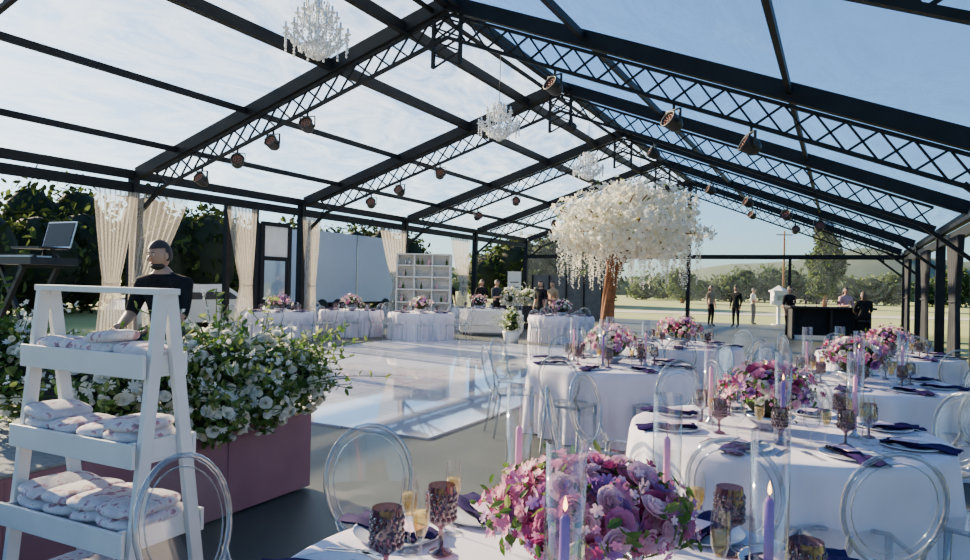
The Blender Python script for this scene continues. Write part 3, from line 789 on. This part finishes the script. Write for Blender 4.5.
# ---------------------------------------------------------------- people
def seg_d(p,a,b):
    ab=b-a; t=max(0,min(1,(p-a).dot(ab)/max(1e-9,ab.dot(ab)))); return (p-(a+ab*t)).length
def person(name,loc,rz,J,top,bottom,hair=m_hairb,longhair=False,sc=1.0,headturn=0.0,headtilt=0.0,beard=False):
    names=list(J['v'].keys()); idx={n:i for i,n in enumerate(names)}
    me=bpy.data.meshes.new('sk'); me.from_pydata([J['v'][n][0] for n in names],[(idx[a],idx[b]) for a,b,_ in J['e']],[])
    ob=bpy.data.objects.new('sk',me); bpy.context.collection.objects.link(ob)
    md=ob.modifiers.new('s','SKIN'); md.use_smooth_shade=True
    for i,n in enumerate(names):
        r=J['v'][n][1]; sv=me.skin_vertices[0].data[i]; sv.radius=(r,r*.8 if n in('chest','waist','pelvis','uchest') else r); sv.use_root=(n=='pelvis')
    sb=ob.modifiers.new('sub','SUBSURF'); sb.levels=2; sb.render_levels=2
    dg=bpy.context.evaluated_depsgraph_get(); dg.update(); em=bpy.data.meshes.new_from_object(ob.evaluated_get(dg))
    mb=MB(); V=[v.co.copy() for v in em.vertices]
    mt={'t':top,'b':bottom,'s':m_skin,'f':m_shoe}
    bones=[(Vector(J['v'][a][0]),Vector(J['v'][b][0]),l) for a,b,l in J['e']]
    mb.V.append(np.array([tuple(v) for v in V])); mb.n+=len(V)
    for f in em.polygons:
        c=f.center; l=min(bones,key=lambda q:seg_d(c,q[0],q[1]))[2]
        mb.F.append(tuple(f.vertices)); mb.I.append(mb.mi(mt[l])); mb.SM.append(True)
    bpy.data.objects.remove(ob); 
    h=Vector(J['head']); R=Matrix.Rotation(headturn,3,'Z')@Matrix.Rotation(headtilt,3,'X'); hm=MB()
    def face(v):
        x,y,z=v
        if z<0: x*=1+.22*z; y*=1+.10*z
        if y<0: y*=.92
        return [x,y,z]
    hm.ell((0,0,0),(.078,.097,.116),m_skin,20,14,None,face)
    hm.tube([(0,-.082,.015),(0,-.098,-.01),(0,-.108,-.03),(0,-.088,-.038)],[.008,.011,.014,.008],m_skin,6)
    for s in(-1,1):
        hm.ell((s*.03,-.079,.012),(.013,.009,.008),m_fw,8,5); hm.ell((s*.03,-.086,.012),(.006,.004,.006),m_eye,6,4)
        hm.box((s*.03,-.084,.03),(.03,.008,.006),hair); hm.ell((s*.079,.005,-.005),(.01,.02,.03),m_skin,8,6)
    hm.ell((0,-.081,-.062),(.024,.009,.008),m_lip,8,5)
    if beard: hm.ell((0,-.022,-.085),(.058,.058,.034),hair,14,8)
    nu,nv=20,14;Vh=[]
    for j in range(nv+1):
        ph=math.pi*j/nv
        for i in range(nu):
            t=2*math.pi*i/nu; v=[math.sin(ph)*math.cos(t),math.sin(ph)*math.sin(t),math.cos(ph)]; Vh.append((v[0]*.084,v[1]*.104+.004,v[2]*.124+.006))
    Fh=[]
    for j in range(nv):
        for i in range(nu):
            q=(j*nu+i,(j+1)*nu+i,(j+1)*nu+(i+1)%nu,j*nu+(i+1)%nu); c=np.mean([Vh[k] for k in q],0)
            if c[2]>.058 or (c[1]>.01 and c[2]>-.05): Fh.append(q)
    hm.add(Vh,Fh,hair,True)
    if longhair:
        hm.tube([(0,.05,.06),(0,.085,-.02),(0,.09,-.14),(0,.07,-.27)],[.07,.085,.08,.03],hair,12,True,.6)
    Vn=np.concatenate(hm.V)@np.array(R).T+np.array(h)
    off=mb.n; mb.V.append(Vn); mb.n+=len(Vn)
    for f,i,s in zip(hm.F,hm.I,hm.SM): mb.F.append(tuple(a+off for a in f)); mb.I.append(mb.mi(hm.mats[i])); mb.SM.append(s)
    for sd in('L','R'):
        w=Vector(J['v']['wr'+sd][0]); pl=Vector(J['v']['palm'+sd][0]); d=(pl-w).normalized()
        side=Vector(J.get('hs'+sd,(0,-1,0))); side=(side-d*side.dot(d)).normalized(); nr=d.cross(side)
        if sd=='R': nr=-nr
        for k,(o,L) in enumerate(((.027,.065),(.009,.075),(-.009,.07),(-.027,.055))):
            b0=pl+side*o-d*.01; c1=d*math.cos(.3)+nr*math.sin(.3); c2=d*math.cos(.8)+nr*math.sin(.8)
            mb.tube([b0,b0+c1*L*.5,b0+c1*L*.5+c2*L*.5],[.0095,.0085,.006],m_skin,6)
        b0=w.lerp(pl,.35)+side*.025; c1=(d*.7+side*.6+nr*.25).normalized()
        mb.tube([b0,b0+c1*.035,b0+c1*.035+(d*.9+nr*.4).normalized()*.03],[.012,.01,.007],m_skin,6)
    o=mb.obj(name,loc,rz); o.scale=(sc,)*3; return o
def jstand(arms='down',short=True):
    v={'pelvis':((0,0,.95),.135),'waist':((0,0,1.08),.125),'chest':((0,0,1.27),.155),'uchest':((0,.01,1.40),.13),'neck':((0,.01,1.49),.062),'nk2':((0,0,1.56),.056)}
    e=[('pelvis','waist','t'),('waist','chest','t'),('chest','uchest','t'),('uchest','neck','t'),('neck','nk2','s')]
    for s,n in((1,'L'),(-1,'R')):
        v['sh'+n]=((s*.185,.01,1.40),.075)
        if arms=='down': el,wr,pa=(s*.235,.03,1.13),(s*.24,-.05,.89),(s*.24,-.075,.81)
        elif arms=='fwd': el,wr,pa=(s*.23,-.04,1.12),(s*.13,-.26,1.14),(s*.10,-.33,1.16)
        else: el,wr,pa=(s*.25,.02,1.14),(s*.08,-.18,1.10),(s*.01,-.2,1.13)
        v['el'+n]=(el,.048); v['wr'+n]=(wr,.03); v['palm'+n]=(pa,.034)
        v['hip'+n]=((s*.09,0,.88),.10); v['kn'+n]=((s*.105+.01,-.015,.49),.065); v['an'+n]=((s*.115,.02,.09),.04); v['to'+n]=((s*.13,-.13,.035),.035)
        e+=[('uchest','sh'+n,'t'),('sh'+n,'el'+n,'t'),('el'+n,'wr'+n,'s' if short else 't'),('wr'+n,'palm'+n,'s'),('pelvis','hip'+n,'b'),('hip'+n,'kn'+n,'b'),('kn'+n,'an'+n,'b'),('an'+n,'to'+n,'f')]
    return {'v':v,'e':e,'head':(0,-.015,1.645),'hsL':(0,-1,0),'hsR':(0,-1,0)}
def jsit(seat=.46,short=True):
    dz=seat+.10-.95
    v={'pelvis':((0,.05,.95+dz),.14),'waist':((0,.05,1.08+dz),.13),'chest':((0,.02,1.27+dz),.165),'uchest':((0,.0,1.40+dz),.14),'neck':((0,-.02,1.49+dz),.068),'nk2':((0,-.035,1.56+dz),.062)}
    e=[('pelvis','waist','t'),('waist','chest','t'),('chest','uchest','t'),('uchest','neck','t'),('neck','nk2','s')]
    for s,n in((1,'L'),(-1,'R')):
        v['sh'+n]=((s*.195,0,1.40+dz),.085); v['el'+n]=((s*.25,-.08,1.14+dz),.052); v['wr'+n]=((s*.15,-.30,1.06+dz),.032); v['palm'+n]=((s*.13,-.375,1.05+dz),.035)
        v['hip'+n]=((s*.10,0,.93+dz),.10); v['kn'+n]=((s*.14,-.40,seat+.05),.068); v['an'+n]=((s*.14,-.40,.09),.04); v['to'+n]=((s*.15,-.55,.035),.035)
        e+=[('uchest','sh'+n,'t'),('sh'+n,'el'+n,'t'),('el'+n,'wr'+n,'s' if short else 't'),('wr'+n,'palm'+n,'s'),('pelvis','hip'+n,'b'),('hip'+n,'kn'+n,'b'),('kn'+n,'an'+n,'b'),('an'+n,'to'+n,'f')]
    return {'v':v,'e':e,'head':(0,-.06,1.635+dz),'hsL':(-1,0,0),'hsR':(1,0,0)}
def stool(x,y,z,h,r=.18):
    mb=MB(); mb.lathe([(0,h),(r,h),(r+.01,h-.02),(r,h-.05),(0,h-.05)],m_black,20)
    for i in range(4):
        t=math.pi/4+i*math.pi/2; mb.tube([(r*.7*math.cos(t),r*.7*math.sin(t),h-.04),(r*1.1*math.cos(t),r*1.1*math.sin(t),0)],.014,m_steel,6)
    mb.ring([(r*.95*math.cos(k*.5236),r*.95*math.sin(k*.5236),h*.4) for k in range(12)],.009,m_steel,5)
    mb.obj('stool',(x,y,z))
person('seated_dj_man',(-2.66,5.80,.62),-.25,jsit(.37),m_tblack,m_tnavy,m_hairb,headturn=-.25,headtilt=.12,beard=True,sc=1.0)
stool(-2.66,5.87,.62,.37)
person('standing_woman',(9.7,30.0,0),.6,jstand('down'),m_tan,m_tblack,m_hairl,longhair=True)
person('standing_man',(12.9,33.6,-.06),.9,jstand('fold'),m_twhite,m_tnavy,m_hairb)
person('standing_man',(10.7,29.8,0),-.9,jstand('down',False),m_tblack,m_tblack,m_hairb)
person('seated_woman',(pb.x+.7,pb.y-.75,0),math.pi-.2,jsit(.72),m_tblack,m_tblack,m_hairl,longhair=True); stool(pb.x+.7,pb.y-.83,0,.72)
person('bartender_woman',(pb.x+.9,pb.y+.75,0),.1,jstand('fwd'),m_tpink,m_tblack,m_hairb,longhair=True)
person('bartender_man',(pb.x-1.0,pb.y+.75,0),.4,jstand('down'),m_tblack,m_tblack,m_hairb)
for i,(px,Y,pose,tp) in enumerate(((450,26.5,'down',m_tblack),(482,26.2,'fold',m_tblack),(497,25.6,'fwd',m_tnavy),(541,23.5,'down',m_tblack),(553,23.9,'fold',m_tan))):
    person('waiter' if tp is m_tblack else 'guest',((px-485)/700*Y,Y,0),random.uniform(-1,1),jstand(pose),tp,m_tblack,m_hairb,longhair=i%2==1)

# ---------------------------------------------------------------- outdoor vegetation
def foliage(name,blobs,n,size,mats,seed,trunks=None,core=None):
    random.seed(seed);np.random.seed(seed); mb=MB(); w=np.array([b[1][0]*b[1][2] for b in blobs],float); w/=w.sum()
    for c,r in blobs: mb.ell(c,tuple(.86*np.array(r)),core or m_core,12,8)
    ids=np.random.choice(len(blobs),n,p=w)
    for i in ids:
        c,r=blobs[i]; d=np.random.normal(size=3); d/=np.linalg.norm(d)
        q=np.array(c)+d*np.array(r)*random.uniform(.82,1.12)
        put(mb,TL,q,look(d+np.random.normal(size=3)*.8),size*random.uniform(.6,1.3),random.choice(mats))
    if trunks:
        for t in trunks: mb.tube([(t[0],t[1],-.06),(t[0]+.1,t[1],t[2])],[t[3],t[3]*.5],m_bark,8)
    return mb.obj(name)
random.seed(21)
for kk in range(4):
    bl=[]
    for i in range(12):
        a=-4+kk*12+i*1.05+random.uniform(-.5,.5); l=random.uniform(26,34)
        p=Tw(l,a); h=(4.6+random.uniform(-1.0,1.3))*(l/30)
        bl.append(((p.x,p.y,h*.5),(random.uniform(1.2,1.9),1.6,h*.52)))
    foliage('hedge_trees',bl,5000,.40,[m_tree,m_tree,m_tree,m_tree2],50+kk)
bl=[]
for i in range(10):
    p=Tw(22+random.uniform(-4,8),58+random.uniform(-4,6)); h=random.uniform(4.5,6.5); bl.append(((p.x,p.y,h*.5),(2.8,2.8,h*.52)))
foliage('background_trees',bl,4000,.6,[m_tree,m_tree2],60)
bl=[]
for i in range(9):
    z=2.0+i*.75; r=1.8*(1-abs(i-2.5)/9)
    bl.append(((34+random.uniform(-.4,.4),70,z),(r*random.uniform(.8,1.1),r,.8)))
foliage('poplar_tree',bl,3200,.45,[m_tree2,m_tree],61,[(34,70,3,.25)])
bl=[((22+random.uniform(-.5,.5),78,1.2+i*.6),(1.6-.15*i,1.6-.15*i,.8)) for i in range(4)]
foliage('round_tree',bl,1500,.5,[m_tree2],62,[(22,78,2,.25)])
bl=[]
for i in range(26):
    x=22+i*2.6+random.uniform(-1,1); h=random.uniform(2.2,4.6)+i*.06; bl.append(((x,98+random.uniform(-5,5),h*.5),(2.2,2.2,h*.55)))
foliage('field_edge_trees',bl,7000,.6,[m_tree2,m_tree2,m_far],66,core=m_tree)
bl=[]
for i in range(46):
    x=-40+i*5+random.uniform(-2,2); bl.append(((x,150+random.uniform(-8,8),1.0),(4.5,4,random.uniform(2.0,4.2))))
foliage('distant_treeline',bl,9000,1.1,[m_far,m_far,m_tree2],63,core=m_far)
mb=MB();V=[];N=60
for i in range(N+1):
    x=-220+i*12; h=6+11*math.exp(-((x-170)/70)**2)+2.5*math.sin(i*.5)+1.5*math.sin(i*1.3)
    V+=[(x,230,-1),(x,260,h),(x,300,h*.8)]
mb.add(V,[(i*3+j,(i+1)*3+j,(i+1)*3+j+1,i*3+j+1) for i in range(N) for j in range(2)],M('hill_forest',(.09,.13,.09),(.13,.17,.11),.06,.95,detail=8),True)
mb.obj('distant_hills')
mb=MB(); mb.box((30,48,-.05),(60,5,.03),M('gravel_road_surface',(.5,.46,.38),(.42,.38,.32),3,.95)); mb.obj('gravel_road',rz=0)
bl=[]
for i in range(10):
    p=Tw(-8+random.uniform(-1.5,1),4+i*3.2); bl.append(((p.x,p.y,1.3),(1.6,1.6,1.7)))
foliage('boxwood_hedge',bl,3000,.25,[m_tree,m_tree2],64)

# ---------------------------------------------------------------- light
w=bpy.data.worlds.new('sky'); bpy.context.scene.world=w; w.use_nodes=True; nt=w.node_tree
bg=nt.nodes['Background']; sk=nt.nodes.new('ShaderNodeTexSky'); sk.sky_type='NISHITA'; sk.sun_disc=False
AZ=math.radians(-50); EL=math.radians(20)
sk.sun_elevation=math.radians(27); sk.sun_rotation=AZ; sk.air_density=1.0; sk.dust_density=.9; sk.ozone_density=3.5
tint=nt.nodes.new('ShaderNodeMix'); tint.data_type='RGBA'; tint.blend_type='MULTIPLY'; tint.inputs[0].default_value=1; tint.inputs[7].default_value=(.74,.96,1.14,1)
nt.links.new(sk.outputs[0],tint.inputs[6])
nt.links.new(tint.outputs[2],bg.inputs['Color']); bg.inputs['Strength'].default_value=.255
ld=bpy.data.lights.new('sun','SUN'); ld.energy=26.0; ld.angle=math.radians(.7); ld.color=(1,.80,.52)
lo=bpy.data.objects.new('sun',ld); bpy.context.collection.objects.link(lo)
dirv=Vector((math.sin(AZ)*math.cos(EL),math.cos(AZ)*math.cos(EL),math.sin(EL)))
lo.rotation_euler=(-dirv).to_track_quat('-Z','Y').to_euler(); lo.location=dirv*60

# ---------------------------------------------------------------- camera
cd=bpy.data.cameras.new('camera'); cam=bpy.data.objects.new('camera',cd); bpy.context.collection.objects.link(cam)
cd.sensor_width=36; cd.lens=700/970*36; cd.clip_start=.05; cd.clip_end=1000
cam.matrix_world=Matrix.Translation((0,0,1.6))@Matrix.Rotation(math.radians(90.33),4,'X')@Matrix.Rotation(math.radians(1.3),4,'Z')
bpy.context.scene.camera=cam
